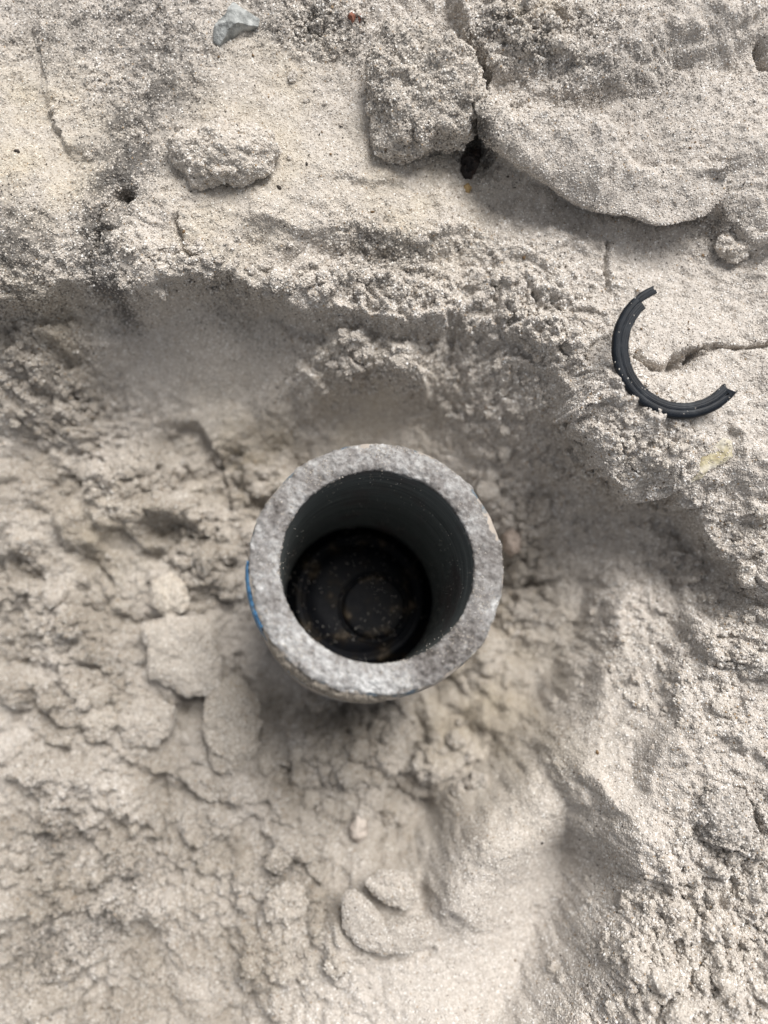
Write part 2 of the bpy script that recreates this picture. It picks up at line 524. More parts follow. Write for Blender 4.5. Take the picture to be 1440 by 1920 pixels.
groove([(960,1100),(1030,1090)], -46, 3.5, 5)
groove([(800,1545),(825,1590),(812,1640),(785,1670)], -44, 5.5, 6)
groove([(560,1345),(640,1360),(740,1345)], -56, 6, 5)
groove([(0,1440),(80,1400),(160,1440)], -46, 3, 3)
groove([(230,1660),(170,1690),(120,1670)], -42, 3, 4)
groove([(150,1890),(175,1860),(200,1880)], -44, 3, 4)
groove([(640,1670),(650,1740),(720,1800),(800,1780)], -32, 3, 3)
H -= 0.011 * spot(243, 374, -2, 1.25)
H -= 0.005 * spot(243, 374, -2, 3.4)
H -= 0.004 * spot(1268, 682, 0, 2.2)
H -= 0.006 * spot(650, 1350, -50, 9)
# --- raised masses
for pts, z, h, soft in [
    ([(540,700),(580,645),(640,628),(700,640),(760,650),(800,668),(800,720),(740,740),(690,715),(620,730),(560,760)], -20, 8, 4),
    ([(914,255),(930,225),(1000,200),(1080,210),(1150,290),(1120,350),(1050,332),(960,288)], 5, 4.5, 3.0),
    ([(190,490),(230,470),(330,470),(470,500),(520,540),(430,540),(330,545),(230,560),(190,540)], -3, 3, 4),
    ([(480,520),(560,500),(660,510),(800,530),(830,560),(700,560),(560,565)], -5, 3, 4),
    ([(150,880),(240,830),(330,860),(350,960),(280,1000),(180,970)], -42, 8, 5),
    ([(300,950),(420,930),(480,1010),(440,1120),(330,1100)], -46, 7, 5),
    ([(-40,640),(60,620),(190,610),(230,650),(150,700),(110,740),(140,790),(60,800),(-40,780)], -24, 6, 5),
    ([(900,930),(980,940),(1060,960),(1060,1010),(970,1040),(930,990)], -42, 7, 5),
    ([(540,1380),(640,1370),(740,1400),(730,1450),(600,1470),(540,1440)], -50, 6, 5),
    ([(800,1340),(900,1330),(980,1360),(930,1450),(860,1540),(790,1500)], -50, 5, 5),
    ([(30,1450),(130,1410),(270,1460),(260,1530),(150,1560),(60,1540)], -42, 5, 5),
    ([(960,1330),(1010,1280),(950,1250),(900,1290)], -48, 4, 5),
    ([(1130,690),(1200,640),(1300,640),(1300,700),(1200,720)], 0, 0.01, 5),
]:
    H += 1e-3 * h * inside(pts, z, soft)
# --- crumbly relief, strongest where the sand was thrown up
def blobs(lst):
    o = np.zeros(GX.shape)
    for px, py, z, r in lst: o = np.maximum(o, spot(px, py, z, r))
    return np.clip(o * 1.6, 0, 1)
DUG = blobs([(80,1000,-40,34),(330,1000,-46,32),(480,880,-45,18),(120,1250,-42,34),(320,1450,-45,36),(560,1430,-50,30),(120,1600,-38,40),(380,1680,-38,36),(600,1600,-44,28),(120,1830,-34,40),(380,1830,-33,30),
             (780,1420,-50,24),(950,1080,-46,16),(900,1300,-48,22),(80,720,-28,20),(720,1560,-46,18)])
def lumps(s, seed, thr=0.0, soft=0.42, rag=1.0):
    """rounded lumps standing on a smooth base"""
    n = perlin((CX + rag * (WX - CX)) / s, (CY + rag * (WY - CY)) / s, seed)
    return sstep((n - thr) / soft + 0.35)
def mounds(s, seed, off=0.1, rag=0.3):
    n = perlin((CX + rag * (WX - CX)) / s, (CY + rag * (WY - CY)) / s, seed)
    return np.sqrt(np.clip(n + off, 0, 1))
CLUS = sstep((fbm(CX / 0.026, CY / 0.026, 151, 3, 0.5) + 0.05) * 2.6 + 0.5)       # where the crumbs gather
H += 1e-3 * DUG * (2.6 * fbm(CX / 0.03, CY / 0.03, 121, 2) + (0.25 + 0.75 * CLUS) * (8.5 * mounds(0.021, 122, .12) + 4.6 * mounds(0.0105, 123, .08) + 2.2 * mounds(0.0056, 124, .08) - 5.5))
AMP = 0.60 + DUG * (0.20 * CLUS - 0.45)
for px, py, z, r, a in [
    (680,680,-18,22,1.5),(60,680,-24,22,1.1),(120,760,-30,18,1.1),(230,880,-42,20,1.4),(400,1040,-46,24,1.5),(80,1150,-40,30,1.3),(960,980,-42,16,1.3),
    (960,1130,-46,18,1.0),(640,1430,-50,26,1.4),(200,1330,-44,26,1.0),(120,1650,-34,34,1.5),(60,1850,-26,34,1.3),(400,1620,-40,26,1.0),(520,1760,-34,30,0.9),
    (1250,1800,-5,32,1.5),(1340,1680,-5,26,1.1),(1150,1880,-6,20,1.3),(1380,1180,-5,22,1.1),(1390,1050,-6,18,1.0),(1180,840,-4,20,1.0),(960,720,-16,24,0.8),
    (330,500,-4,24,1.0),(220,520,-3,14,1.0),(640,530,-7,26,0.8),(880,560,-5,24,0.8),(1030,600,-4,18,0.9),(800,1480,-48,18,0.9),(460,880,-44,16,1.3),(1000,60,10,20,0.8),
    (600,40,2,14,0.8),(300,200,0,20,0.5),(1340,1540,-4,16,0.5)]:
    AMP += a * spot(px, py, z, r)
for px, py, z, r, a in [(420,300,0,30,.6),(600,280,0,24,.5),(400,640,-22,30,1),(250,640,-22,18,.6),(700,770,-33,14,.9),(950,1700,-26,30,1),(850,1830,-24,24,.9),(1000,1560,-25,20,.8),(1200,1480,-15,18,.5),
                        (880,1420,-48,16,.7),(340,1220,-46,18,.8),(180,1020,-42,18,.6),(60,260,0,22,.6),(480,200,0,22,.5),(760,360,-1,26,.4),(1200,250,8,30,.4),(1250,620,0,18,.5),(1340,770,0,14,.5)]:
    AMP *= 1 - a * spot(px, py, z, r)
H += 1e-3 * AMP * (1.3 * lumps(0.0100, 21, 0, .6, .6) + 1.15 * lumps(0.0050, 22, 0, .55, .6) + 0.85 * lumps(0.0025, 23, 0, .55, .6) + 0.45 * lumps(0.0014, 24, 0, .6) - 1.7)
H += 1e-3 * (1.1 * fbm(CX / 0.03, CY / 0.03, 31, 3) + 0.28 * fbm(CX / 0.0035, CY / 0.0035, 33, 3, 0.6))
_t = (-0.05 - RIM_C[2]) / DOWN[2]
_pc = RIM_C + DOWN * _t
H = np.where(np.hypot(GX - _pc[0], GY - _pc[1]) < 0.0285, -0.085, H)      # hollow inside the pipe
FADE = np.exp(-(OUT / 0.12) ** 2)
H = H * FADE + (1 - FADE) * (0.004 * fbm(GX / 0.3, GY / 0.3, 51, 3) - 0.004)

# --- stains: dark humus seeping through the pale sand, painted shade, and yellowish patches
def stain(lst):
    s = np.zeros(GX.shape)
    for px, py, z, r, a in lst:
        s = np.maximum(s, a * spot(px, py, z, r))
    return s
SOIL_SHADE_M = stain([(240,40,0,15,.34),(300,100,0,14,.36),(310,170,0,11,.52),(255,230,0,12,.48),(240,300,0,10,.60),(225,350,-1,9,.72),(195,420,-2,7,.66),(190,480,-2,7,.6),(205,540,-4,6,.7),
               (120,60,0,16,.28),(30,470,-2,12,.62),(70,470,-2,9,.5),(590,35,2,9,.5),(520,30,2,9,.35),(640,75,2,10,.34),(935,50,10,7,.45),(1000,90,9,8,.32),(690,470,-4,9,.34),(740,490,-5,9,.3),  # ends with the shadow band under the step, painted in
               (1110,110,10,16,.22),(1200,170,7,16,.22),(790,230,4,10,.28),(720,1340,-50,8,.45),(640,1350,-50,8,.45),(40,1830,-28,10,.4),(170,1760,-34,8,.45),(60,1600,-34,9,.35),(240,1660,-38,7,.3),  # includes the shadow below the pipe, painted as dark sand
               (440,540,-8,12,.2),(1360,1540,-4,10,.4),(905,250,0,6,.55),(1350,430,-1,6,.4),(520,1650,-38,6,.5)])
SOIL_SHADE_M = np.clip(1.45 * SOIL_SHADE_M * (1.0 + 0.55 * fbm(CX / 0.007, CY / 0.007, 61, 4, 0.6)) + 0.03 * fbm(CX / 0.02, CY / 0.02, 62, 3), 0, 0.85)
WARM = stain([(50,260,0,26,.9),(110,330,0,18,.8),(480,280,0,28,.6),(520,150,0,20,.5),(760,350,-1,26,.6),(60,560,-4,12,.6),(900,1350,-48,26,.7),(450,850,-44,24,.6),(980,1200,-46,20,.6),
              (420,420,-1,22,.6),(1000,30,10,10,.7),(700,800,-40,26,.5),(200,1000,-42,24,.5)])
WARM = np.clip(WARM * (0.85 + 0.6 * fbm(CX / 0.012, CY / 0.012, 71, 3)), 0, 1)
DRAB = np.clip(0.95 * DUG * (0.75 + 0.45 * fbm(CX / 0.018, CY / 0.018, 131, 4, 0.55)), 0, 1)  # patchy darker tone over the dug floor
GSZ = np.clip(0.62 + 0.42 * np.minimum(AMP, 1.1) + 0.12 * fbm(CX / 0.02, CY / 0.02, 141, 3), 0.80, 1.15)
DENS = np.where(OUT < 1e-6, 1.0, 0.0)

V = np.stack([GX + DX, GY + DY, H], -1).reshape(-1, 3)
idx = np.arange(NX * NY).reshape(NY, NX)
F = np.stack([idx[:-1, :-1], idx[:-1, 1:], idx[1:, 1:], idx[1:, :-1]], -1).reshape(-1, 4)
me = mesh_np('ground', V, F, M_BED)
set_attr(me, 'gsz', GSZ.ravel()); set_attr(me, 'drab', DRAB.ravel()); set_attr(me, 'soil_shade', SOIL_SHADE_M.ravel()); set_attr(me, 'warm', WARM.ravel()); set_attr(me, 'dens', DENS.ravel())
ground = link('ground', me)
tag(ground, 'pale grey quartz sand with a dug pit in the middle', None, None, 'structure')
add_grains(ground)

def ground_z(x, y):
    i = int(np.clip(np.searchsorted(gx, x), 1, NX - 1)); j = int(np.clip(np.searchsorted(gy, y), 1, NY - 1))
    return float(H[j - 1:j + 1, i - 1:i + 1].mean())

def on_sand(px, py, z0=0.0):
    """the spot of the sand seen at that pixel"""
    z = z0
    for _ in range(14):
        p = at(px, py, z)
        z = 0.5 * z + 0.5 * ground_z(p[0], p[1])
    return at(px, py, z)

# ------------------------------------------------------------------ sand clods
def clod(outline, z, height, label, name='sand_clod', bury=0.35, flat=2.6, rough=1.0, seed=1, soil_shade=0.0, warm=0.2, tilt=(0, 0), dens=None, drab=0.0, group='clods of damp sand'):
    """a lump whose plan is the outline (pixels at height z mm); widest below its top, rounded under"""
    if z < -12: z = -12 + (z + 12) * 1.18 - 0.6
    P = pix(outline, z)
    # resample the outline by angle about its middle
    c = P.mean(0)
    na, nr = 150, 64
    th = np.linspace(0, 2 * math.pi, na, endpoint=False)
    Q = np.concatenate([P, P[:1]]) - c
    rad = np.zeros(na)
    for k, t in enumerate(th):
        d = np.array([math.cos(t), math.sin(t)]); best = 0
        for i in range(len(P)):
            a, b = Q[i], Q[i + 1]
            den = d[0] * (b[1] - a[1]) - d[1] * (b[0] - a[0])
            if abs(den) < 1e-15: continue
            r = (a[0] * (b[1] - a[1]) - a[1] * (b[0] - a[0])) / den
            u = (a[0] * d[1] - a[1] * d[0]) / den
            if r > 0 and -1e-6 <= u <= 1 + 1e-6: best = max(best, r)
        rad[k] = best
    for _ in range(2):
        rad = 0.5 * rad + 0.25 * (np.roll(rad, 1) + np.roll(rad, -1))
    v = np.linspace(0.02, 0.98, nr) * math.pi
    s = np.abs(np.sin(v)) ** (2 / flat); zz = np.sign(np.cos(v)) * np.abs(np.cos(v)) ** (2 / 2.2)
    hz = height * 1e-3
    R = rad[None, :] * s[:, None]
    X = R * np.cos(th)[None]; Y = R * np.sin(th)[None]
    Z = np.where(zz[:, None] > 0, zz[:, None] * hz, zz[:, None] * hz * 0.8) + np.zeros_like(X)
    Z = Z + X * tilt[0] + Y * tilt[1]
    p = np.stack([X, Y, Z], -1).reshape(-1, 3)
    nrm = np.stack([X / (rad.mean() + 1e-9), Y / (rad.mean() + 1e-9), Z / hz], -1).reshape(-1, 3)
    nrm /= np.linalg.norm(nrm, axis=1, keepdims=True) + 1e-9
    q = p * 1e3
    size = min(rad.mean() * 1e3, 14)
    dsp = (size * 0.13 * fbm3(q / (size * 0.5), seed, 3) + 0.95 * (np.abs(fbm3(q / 4.2, seed + 5, 3)) * 1.8 - 0.6) + 0.5 * fbm3(q / 1.4, seed + 9, 2)) * rough
    p = p + nrm * dsp[:, None] * 1e-3
    top = p[:1].copy(); top[0] = p[:na].mean(0); bot = p[-na:].mean(0)[None]
    V = np.concatenate([p, top, bot])
    I = np.arange(nr * na).reshape(nr, na); J = np.roll(I, -1, 1)
    quads = np.stack([I[:-1], I[1:], J[1:], J[:-1]], -1).reshape(-1, 4)
    tris_t = np.stack([np.full(na, nr * na), I[0], J[0], J[0]], -1)
    tris_b = np.stack([np.full(na, nr * na + 1), J[-1], I[-1], I[-1]], -1)
    bm = bmesh.new()
    vs = [bm.verts.new(x) for x in V]
    for f in quads: bm.faces.new([vs[i] for i in f])
    for f in np.concatenate([tris_t, tris_b]): bm.faces.new([vs[i] for i in f[:3]])
    for f in bm.faces: f.smooth = True
    me = bpy.data.meshes.new(name)
    bm.to_mesh(me); bm.free()
    me.materials.append(M_BED)
    n = len(me.vertices)
    sm = np.clip(soil_shade * (0.8 + 0.8 * fbm3(V * 1e3 / 7.0, seed + 77, 3)), 0, 0.9)
    set_attr(me, 'gsz', np.full(n, min(1.0, .72 + .38 * rough))); set_attr(me, 'drab', np.full(n, drab)); set_attr(me, 'soil_shade', sm); set_attr(me, 'warm', np.full(n, warm)); set_attr(me, 'dens', np.ones(n))
    o = link(name, me)
    o.location = (c[0], c[1], z * 1e-3)
    tag(o, label, 'sand clod', group)
    add_grains(o, dens)
    return o

clod([(312,275),(330,258),(370,248),(420,236),(470,240),(505,255),(520,280),(512,305),(470,340),(430,338),(385,346),(350,335),(325,300)], 4.6, 7,
     'oval crumbly clod lying alone left of the top middle, below the grey stone', seed=3, warm=.2, soil_shade=.0, rough=.9)
clod([(692,120),(684,180),(698,235),(710,278),(760,290),(822,272),(880,262),(905,225),(896,170),(880,120),(845,95),(800,85),(740,75),(705,92)], 4, 11.0,
     'broad block-shaped clod with a darker lower face, left of the black charcoal bit', seed=8, warm=.2, soil_shade=.22, flat=2.5, rough=1.15, tilt=(0.05, .25))
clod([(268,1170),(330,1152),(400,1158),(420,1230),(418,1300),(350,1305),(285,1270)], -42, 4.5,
     'flat smooth pale slab in the pit left of the pipe', seed=15, warm=.2, flat=4.2, rough=.5, drab=.35)
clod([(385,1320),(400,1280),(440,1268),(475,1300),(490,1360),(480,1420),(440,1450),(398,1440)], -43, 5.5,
     'upright finger-shaped clod in the pit, just below the pipe\'s lower left', seed=18, warm=.25, flat=3.4, rough=.8, drab=.5)
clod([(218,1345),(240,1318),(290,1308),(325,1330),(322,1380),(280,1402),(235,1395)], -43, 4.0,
     'small squarish clod in the pit under the flat pale slab', seed=21, warm=.1, flat=3.4, rough=.8, drab=.5)
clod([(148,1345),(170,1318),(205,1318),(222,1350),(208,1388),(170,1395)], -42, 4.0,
     'small rounded clod at the left end of the row under the flat slab', seed=24, warm=.2, flat=2.6, rough=.8, drab=.5)
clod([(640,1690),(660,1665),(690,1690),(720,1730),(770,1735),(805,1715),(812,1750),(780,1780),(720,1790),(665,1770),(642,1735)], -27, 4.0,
     'curved crescent-shaped clod at the bottom edge of the pit', seed=27, warm=.0, flat=3.4, rough=.4, drab=.35)
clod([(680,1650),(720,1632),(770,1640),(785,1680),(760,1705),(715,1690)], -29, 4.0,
     'pale wedge-shaped clod resting against the crescent-shaped clod', seed=30, warm=.05, flat=3.0, rough=.5, drab=.35)
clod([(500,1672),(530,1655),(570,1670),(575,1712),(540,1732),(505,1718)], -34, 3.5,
     'round clod ringed by a dark crack, lower left of middle', seed=33, warm=.1, flat=2.6, rough=1.0, drab=.5)
clod([(1312,1500),(1345,1470),(1390,1480),(1412,1530),(1405,1580),(1360,1592),(1325,1560)], -1, 4.5,
     'dark damp clod near the right edge in the lower part', seed=36, warm=.0, soil_shade=.28, flat=3.4, rough=.55)
clod([(1345,450),(1368,440),(1392,446),(1412,466),(1400,486),(1370,490),(1350,474)], -2.2, 2.6,
     'small pinkish clod near the right edge under the tongue-shaped slab', seed=39, warm=.1, flat=2.4, rough=1.2)
clod([(285,1090),(320,1075),(350,1095),(352,1145),(315,1158),(288,1135)], -43, 4.0,
     'smooth rounded clod in the pit directly above the flat pale slab', seed=42, warm=.5, flat=2.8, rough=.6)
clod([(190,486),(205,480),(225,492),(228,508),(212,518),(194,508)], -1, 2.4,
     'tiny pale clod on the pit\'s upper left edge beside the dark crack', seed=45, warm=.0, flat=2.4, rough=.7)

# ------------------------------------------------------------------ loose crumbs of sand, too many to count
def crumbs():
    rng = np.random.default_rng(4)
    bmi = bmesh.new(); bmesh.ops.create_icosphere(bmi, subdivisions=2, radius=1.0)
    bv = np.array([v.co[:] for v in bmi.verts]); bf = np.array([[v.index for v in f.verts] for f in bmi.faces]); bmi.free()
    zones = [(680,680,90,45,170),(60,700,70,70,110),(130,760,60,30,60),(230,880,80,50,120),(400,1050,90,80,190),(90,1150,90,90,130),(960,990,70,60,110),(960,1130,60,60,70),
             (640,1430,120,50,150),(200,1330,90,60,70),(130,1650,130,80,220),(80,1850,90,70,150),(420,1650,110,60,110),(520,1780,120,60,100),(1270,1800,130,110,620),(1340,1690,90,80,120),
             (1390,1180,60,90,90),(1380,1040,50,50,60),(1180,860,90,60,150),(330,500,130,45,130),(640,530,160,35,120),(900,570,120,60,120),(1030,620,60,60,70),(560,860,60,50,40),
             (1000,60,120,50,60),(600,45,80,30,50),(740,160,400,200,40),(1250,1300,140,100,80),(460,900,70,50,60),(960,800,110,100,90),(720,1540,60,60,30),(850,1450,60,80,40),(1000,1020,50,50,30)]
    VV = []; FF = []; S = []; n = 0
    for px, py, rx, ry, cnt in zones:
        for _ in range(cnt):
            a = rng.normal(px, rx * 0.62); b = rng.normal(py, ry * 0.62)
            if not (-30 < a < 1470 and -30 < b < 1950): continue
            if (a - 700) ** 2 + (b - 1075) ** 2 < 262 ** 2: continue
            g = on_sand(a, b, -0.02)
            r = 1e-3 * min(3.4, 0.35 + rng.exponential(0.42 if b < 850 or a > 1050 else 0.75))
            sc = r * rng.uniform(.75, 1.25, 3)
            q = bv * (1 + 0.6 * fbm3(bv * 1.7 + rng.uniform(0, 90, 3), 3, 3)[:, None]) * sc
            ang = rng.uniform(0, 6.28)
            R = np.array([[math.cos(ang), -math.sin(ang), 0], [math.sin(ang), math.cos(ang), 0], [0, 0, 1]])
            VV.append(q @ R.T + g + [0, 0, r * 0.1]); FF.append(bf + n); n += len(bv)
    V = np.concatenate(VV); F = np.concatenate(FF)
    me = mesh_np('sand_crumbs', V, F, M_BED)
    ii = np.clip(np.searchsorted(gx, V[:, 0]), 0, NX - 1); jj = np.clip(np.searchsorted(gy, V[:, 1]), 0, NY - 1)
    set_attr(me, 'gsz', np.ones(len(V))); set_attr(me, 'drab', DRAB[jj, ii]); set_attr(me, 'soil_shade', SOIL_SHADE_M[jj, ii] * .8); set_attr(me, 'warm', np.full(len(V), .15)); set_attr(me, 'dens', np.ones(len(V)))
    o = link('sand_crumbs', me)
    tag(o, 'loose crumbs of pale sand scattered over the pit', None, None, 'stuff')
    add_grains(o, 2.9e6, 0.00066)
crumbs()

# ------------------------------------------------------------------ the pipe
def lathe(name, prof, mat, parent, n=192, wob=None, closed=False):
    """prof: (r, z) in mm; wob(theta, i, r, z) -> (dr, dz) in mm"""
    th = np.linspace(0, 2 * math.pi, n, endpoint=False)
    V = []
    for i, (r, z) in enumerate(prof):
        dr, dz = wob(th, i, r, z) if wob else (0, 0)
        R = (r + dr + 0 * th) * 1e-3
        V.append(np.stack([R * np.cos(th), R * np.sin(th), (z + dz + 0 * th) * 1e-3], -1))
    m = len(prof)
    I = np.arange(m * n).reshape(m, n); J = np.roll(I, -1, 1)
    a, b = (I, J)
    rows = range(m) if closed else range(m - 1)
    F = np.concatenate([np.stack([I[k], J[k], J[(k + 1) % m], I[(k + 1) % m]], -1) for k in rows])
    me = mesh_np(name, np.concatenate(V), F, mat)
    return link(name, me, parent)

def cyc(th, seed, f, octv=4, off=0.0):
    return fbm(np.cos(th) * f + 20 + off, np.sin(th) * f + 20 - off * .7, seed, octv, 0.6)

pipe = bpy.data.objects.new('pipe', None)
COL.objects.link(pipe)
PLEN = 0.090
pipe.location = RIM_C + DOWN * PLEN
pipe.rotation_mode = 'QUATERNION'
pipe.rotation_quaternion = Vector(-DOWN).to_track_quat('Z', 'Y')
pipe.empty_display_size = 0.03
tag(pipe, 'thick-walled black pipe with grey weathered rim standing in the pit', 'pipe')
ZT = PLEN * 1e3
RI, RO = 26.1, 34.2

def pipe_inside():
    m, nt, b = newmat('black pipe plastic with fine turning marks')
    co = objcoord(nt)
    mp = nt.nodes.new('ShaderNodeMapping'); mp.inputs['Scale'].default_value = (30, 30, 900)
    nt.links.new(co, mp.inputs[0])
    n1 = noise(nt, 1.0, 4, 0.6, mp.outputs[0])
    n2 = noise(nt, 60, 5, 0.6, co)
    r = ramp(nt, [(0.3, (0.08, 0.088, 0.085)), (0.55, (0.15, 0.163, 0.157)), (0.8, (0.26, 0.27, 0.26))])
    nt.links.new(n1.outputs['Fac'], r.inputs[0])
    r2 = ramp(nt, [(0.5, (1, 1, 1)), (0.75, (0.9, 0.62, 0.62))])
    nt.links.new(n2.outputs['Fac'], r2.inputs[0])
    c = mixc(nt, 1.0, r.outputs[0], r2.outputs[0], 'MULTIPLY')
    # specks of sand dust
    vo = nt.nodes.new('ShaderNodeTexVoronoi'); vo.inputs['Scale'].default_value = 420
    nt.links.new(co, vo.inputs['Vector'])
    sp = ramp(nt, [(0.0, (1, 1, 1)), (0.10, (0, 0, 0))])
    nt.links.new(vo.outputs['Distance'], sp.inputs[0])
    n3 = noise(nt, 140, 2, 0.5, co)
    s3 = ramp(nt, [(0.56, (0, 0, 0)), (0.62, (.8, .8, .8))])
    nt.links.new(n3.outputs['Fac'], s3.inputs[0])
    f = mixc(nt, 1.0, sp.outputs[0], s3.outputs[0], 'MULTIPLY')
    c = mixc(nt, f, c, (0.33, 0.30, 0.25, 1))
    nt.links.new(c, b.inputs['Base Color'])
    b.inputs['Roughness'].default_value = 0.42
    b.inputs['Specular IOR Level'].default_value = 0.45
    bump(nt, b, n1.outputs['Fac'], 0.25, 0.0002)
    return m

def rim_mat():
    m, nt, b = newmat('grey weathered cut edge with white scale')
    co = objcoord(nt)
    n1 = noise(nt, 470, 8, 0.72, co)
    n2 = noise(nt, 55, 4, 0.6, co)
    a = nt.nodes.new('ShaderNodeMath'); a.operation = 'MULTIPLY_ADD'
    nt.links.new(n2.outputs['Fac'], a.inputs[0]); a.inputs[1].default_value = 1.15
    sub = nt.nodes.new('ShaderNodeMath'); sub.operation = 'SUBTRACT'; sub.inputs[1].default_value = 0.57
    nt.links.new(n1.outputs['Fac'], sub.inputs[0]); nt.links.new(sub.outputs[0], a.inputs[2])
    r = ramp(nt, [(0.22, (0.08, 0.07, 0.063)), (0.36, (0.17, 0.157, 0.148)), (0.50, (0.265, 0.253, 0.243)), (0.64, (0.40, 0.394, 0.386)), (0.80, (0.64, 0.64, 0.63))])
    nt.links.new(a.outputs[0], r.inputs[0])
    # saw scratches across the cut
    mp = nt.nodes.new('ShaderNodeMapping'); mp.inputs['Scale'].default_value = (120, 2200, 60); mp.inputs['Rotation'].default_value = (0, 0, .5)
    nt.links.new(co, mp.inputs[0])
    n4 = noise(nt, 1.0, 3, 0.6, mp.outputs[0])
    r4 = ramp(nt, [(0.36, (0.62, 0.60, 0.58)), (0.5, (1, 1, 1)), (0.68, (1.25, 1.25, 1.25))])
    nt.links.new(n4.outputs['Fac'], r4.inputs[0])
    n5 = noise(nt, 85, 7, 0.68, co)                  # whitish lime crust in patches
    r5 = ramp(nt, [(0.56, (0, 0, 0)), (0.64, (.5, .5, .5))])
    nt.links.new(n5.outputs['Fac'], r5.inputs[0])
    cc = mixc(nt, 0.3, r.outputs[0], r4.outputs[0], 'MULTIPLY')
    nt.links.new(mixc(nt, r5.outputs[0], cc, (0.60, 0.595, 0.58, 1)), b.inputs['Base Color'])
    b.inputs['Roughness'].default_value = 0.62
    b.inputs['Specular IOR Level'].default_value = 0.4
    bump(nt, b, n1.outputs['Fac'], 0.9, 0.0009)
    return m

def outer_mat():
    m, nt, b = newmat('dusty grey blue pipe skin')
    co = objcoord(nt)
    n1 = noise(nt, 130, 6, 0.65, co)
    r = ramp(nt, [(0.34, (0.05, 0.10, 0.16)), (0.42, (0.12, 0.15, 0.17)), (0.50, (0.33, 0.29, 0.25)), (0.75, (0.45, 0.39, 0.33))])
    nt.links.new(n1.outputs['Fac'], r.inputs[0])
    nt.links.new(r.outputs[0], b.inputs['Base Color'])
    b.inputs['Roughness'].default_value = 0.7
    bump(nt, b, n1.outputs['Fac'], 0.4, 0.0005)
    return m

M_IN, M_RIM, M_OUT = pipe_inside(), rim_mat(), outer_mat()
inner = [(RI - .2, 0), (RI - .2, 20)] + [(RI, z) for z in np.linspace(30, ZT - 1.6, 14)]
lathe('bore', inner, M_IN, pipe, wob=lambda th, i, r, z: (0.06 * cyc(th, 3, 2, 2, z * .05), 0))
outer = [(35.4, 0), (35.4, 40), (35.4, ZT - 16), (35.3, ZT - 11), (35.0, ZT - 7), (34.5, ZT - 3.5), (RO - .1, ZT - 1.7), (RO - 3, ZT - 1.75), (RI + .5, ZT - 1.8)]
lathe('outer_wall', outer, M_OUT, pipe, wob=lambda th, i, r, z: (0.25 * cyc(th, 6, 4, 4, z * .2), 0))
# cut rim: a ring with ragged inner edge, worn outer edge, pits on its face
nr = 26
rp = [(RI + .05, ZT - 2.4)] + [(RI + .05 + (RO - RI - .1) * (k / nr), ZT) for k in range(nr + 1)] + [(RO - .05, ZT - 2.4)]
def rim_w(th, i, r, z):
    k = i - 1
    u = np.clip(k / nr, 0, 1)
    if i in (0, nr + 2): 
        dr = 0.2 * cyc(th, 12, 3, 4) * (1 if i == 0 else 0) + (0.75 * cyc(th, 14, 3.2, 6) if i else 0)
        return dr, 0
    edge = (0.2 * cyc(th, 12, 3, 6)) * (1 - u) ** 2 + (0.75 * cyc(th, 14, 3.2, 6)) * u ** 2
    x = (r * np.cos(th)); y = (r * np.sin(th))
    dz = 0.50 * fbm(x / 2.0, y / 2.0, 81, 5, 0.7) + 0.35 * fbm(x / 11, y / 11, 82, 2) - (1.3 + .7 * cyc(th, 83, 5, 3)) * (u ** 6) - 0.8 * ((1 - u) ** 9)
    # chip on the lower right, worn notch on the lower left
    for a0, wd, dep in ((-0.97, .055, 1.5), (-2.35, .12, 1.1), (-2.1, .2, .7), (1.9, .07, .5)):
        dd = np.angle(np.exp(1j * (th - a0)))
        dz = dz - dep * np.exp(-(dd / wd) ** 2) * np.clip((u - .55) * 2.6, 0, 1)
    return edge, dz
lathe('cut_rim', rp, M_RIM, pipe, n=560, wob=rim_w)

# blue stripes on the skin of the pipe (angles in picture: left, lower left, bottom)
M_BLUE = simple('worn blue stripe', [(0.3, (0.03, 0.09, 0.18)), (0.54, (0.05, 0.15, 0.27)), (0.66, (0.22, 0.23, 0.235)), (0.8, (0.34, 0.31, 0.27))], 160, 0.55, 0.4)
qi = pipe.rotation_quaternion.inverted()
def pipe_angle(px, py):
    d = RT * (px - 710) - UP * (py - 1057)
    v = qi @ Vector(d)
    return math.atan2(v.y, v.x)
def patch(name, mat, a0, a1, z0, z1, r, thick, seed, parent, na=60, nz=24, rag=1.4):
    """a curved plate lying on the pipe's skin with ragged edges"""
    aa = np.linspace(a0, a1, na); zz = np.linspace(z0, z1, nz)
    A, Z = np.meshgrid(aa, zz)
    eu = np.linspace(-1, 1, na)[None]; ev = np.linspace(-1, 1, nz)[:, None]
    A2 = A + (0.04 * fbm(A * 9, Z / 4, seed, 3)) * np.abs(eu) ** 3
    Z2 = Z + rag * fbm(A * 12, Z / 3 + 7, seed + 3, 4) * np.abs(ev) ** 2
    prof = (1 - np.abs(eu) ** 5) * (1 - np.abs(ev) ** 5)
    R = r - .6 + (thick + .6) * np.clip(prof, 0, 1) ** .5 + thick * .35 * fbm(A * 20, Z / 1.8, seed + 5, 3) * prof
    P = np.stack([R * np.cos(A2), R * np.sin(A2), Z2], -1) * 1e-3
    Pi = np.stack([(r - 1.2) * np.cos(A2), (r - 1.2) * np.sin(A2), Z2], -1) * 1e-3
    V = np.concatenate([P.reshape(-1, 3), Pi.reshape(-1, 3)])
    I = np.arange(na * nz).reshape(nz, na); o = na * nz
    q = np.stack([I[:-1, :-1], I[:-1, 1:], I[1:, 1:], I[1:, :-1]], -1).reshape(-1, 4)
    qb = q[:, ::-1] + o
    side = []
    for e in (I[0], I[:, -1], I[-1][::-1], I[:, 0][::-1]):
        side.append(np.stack([e[:-1] + o, e[1:] + o, e[1:], e[:-1]], -1))
    me = mesh_np(name, V, np.concatenate([q, qb] + side), mat)
    return link(name, me, parent)
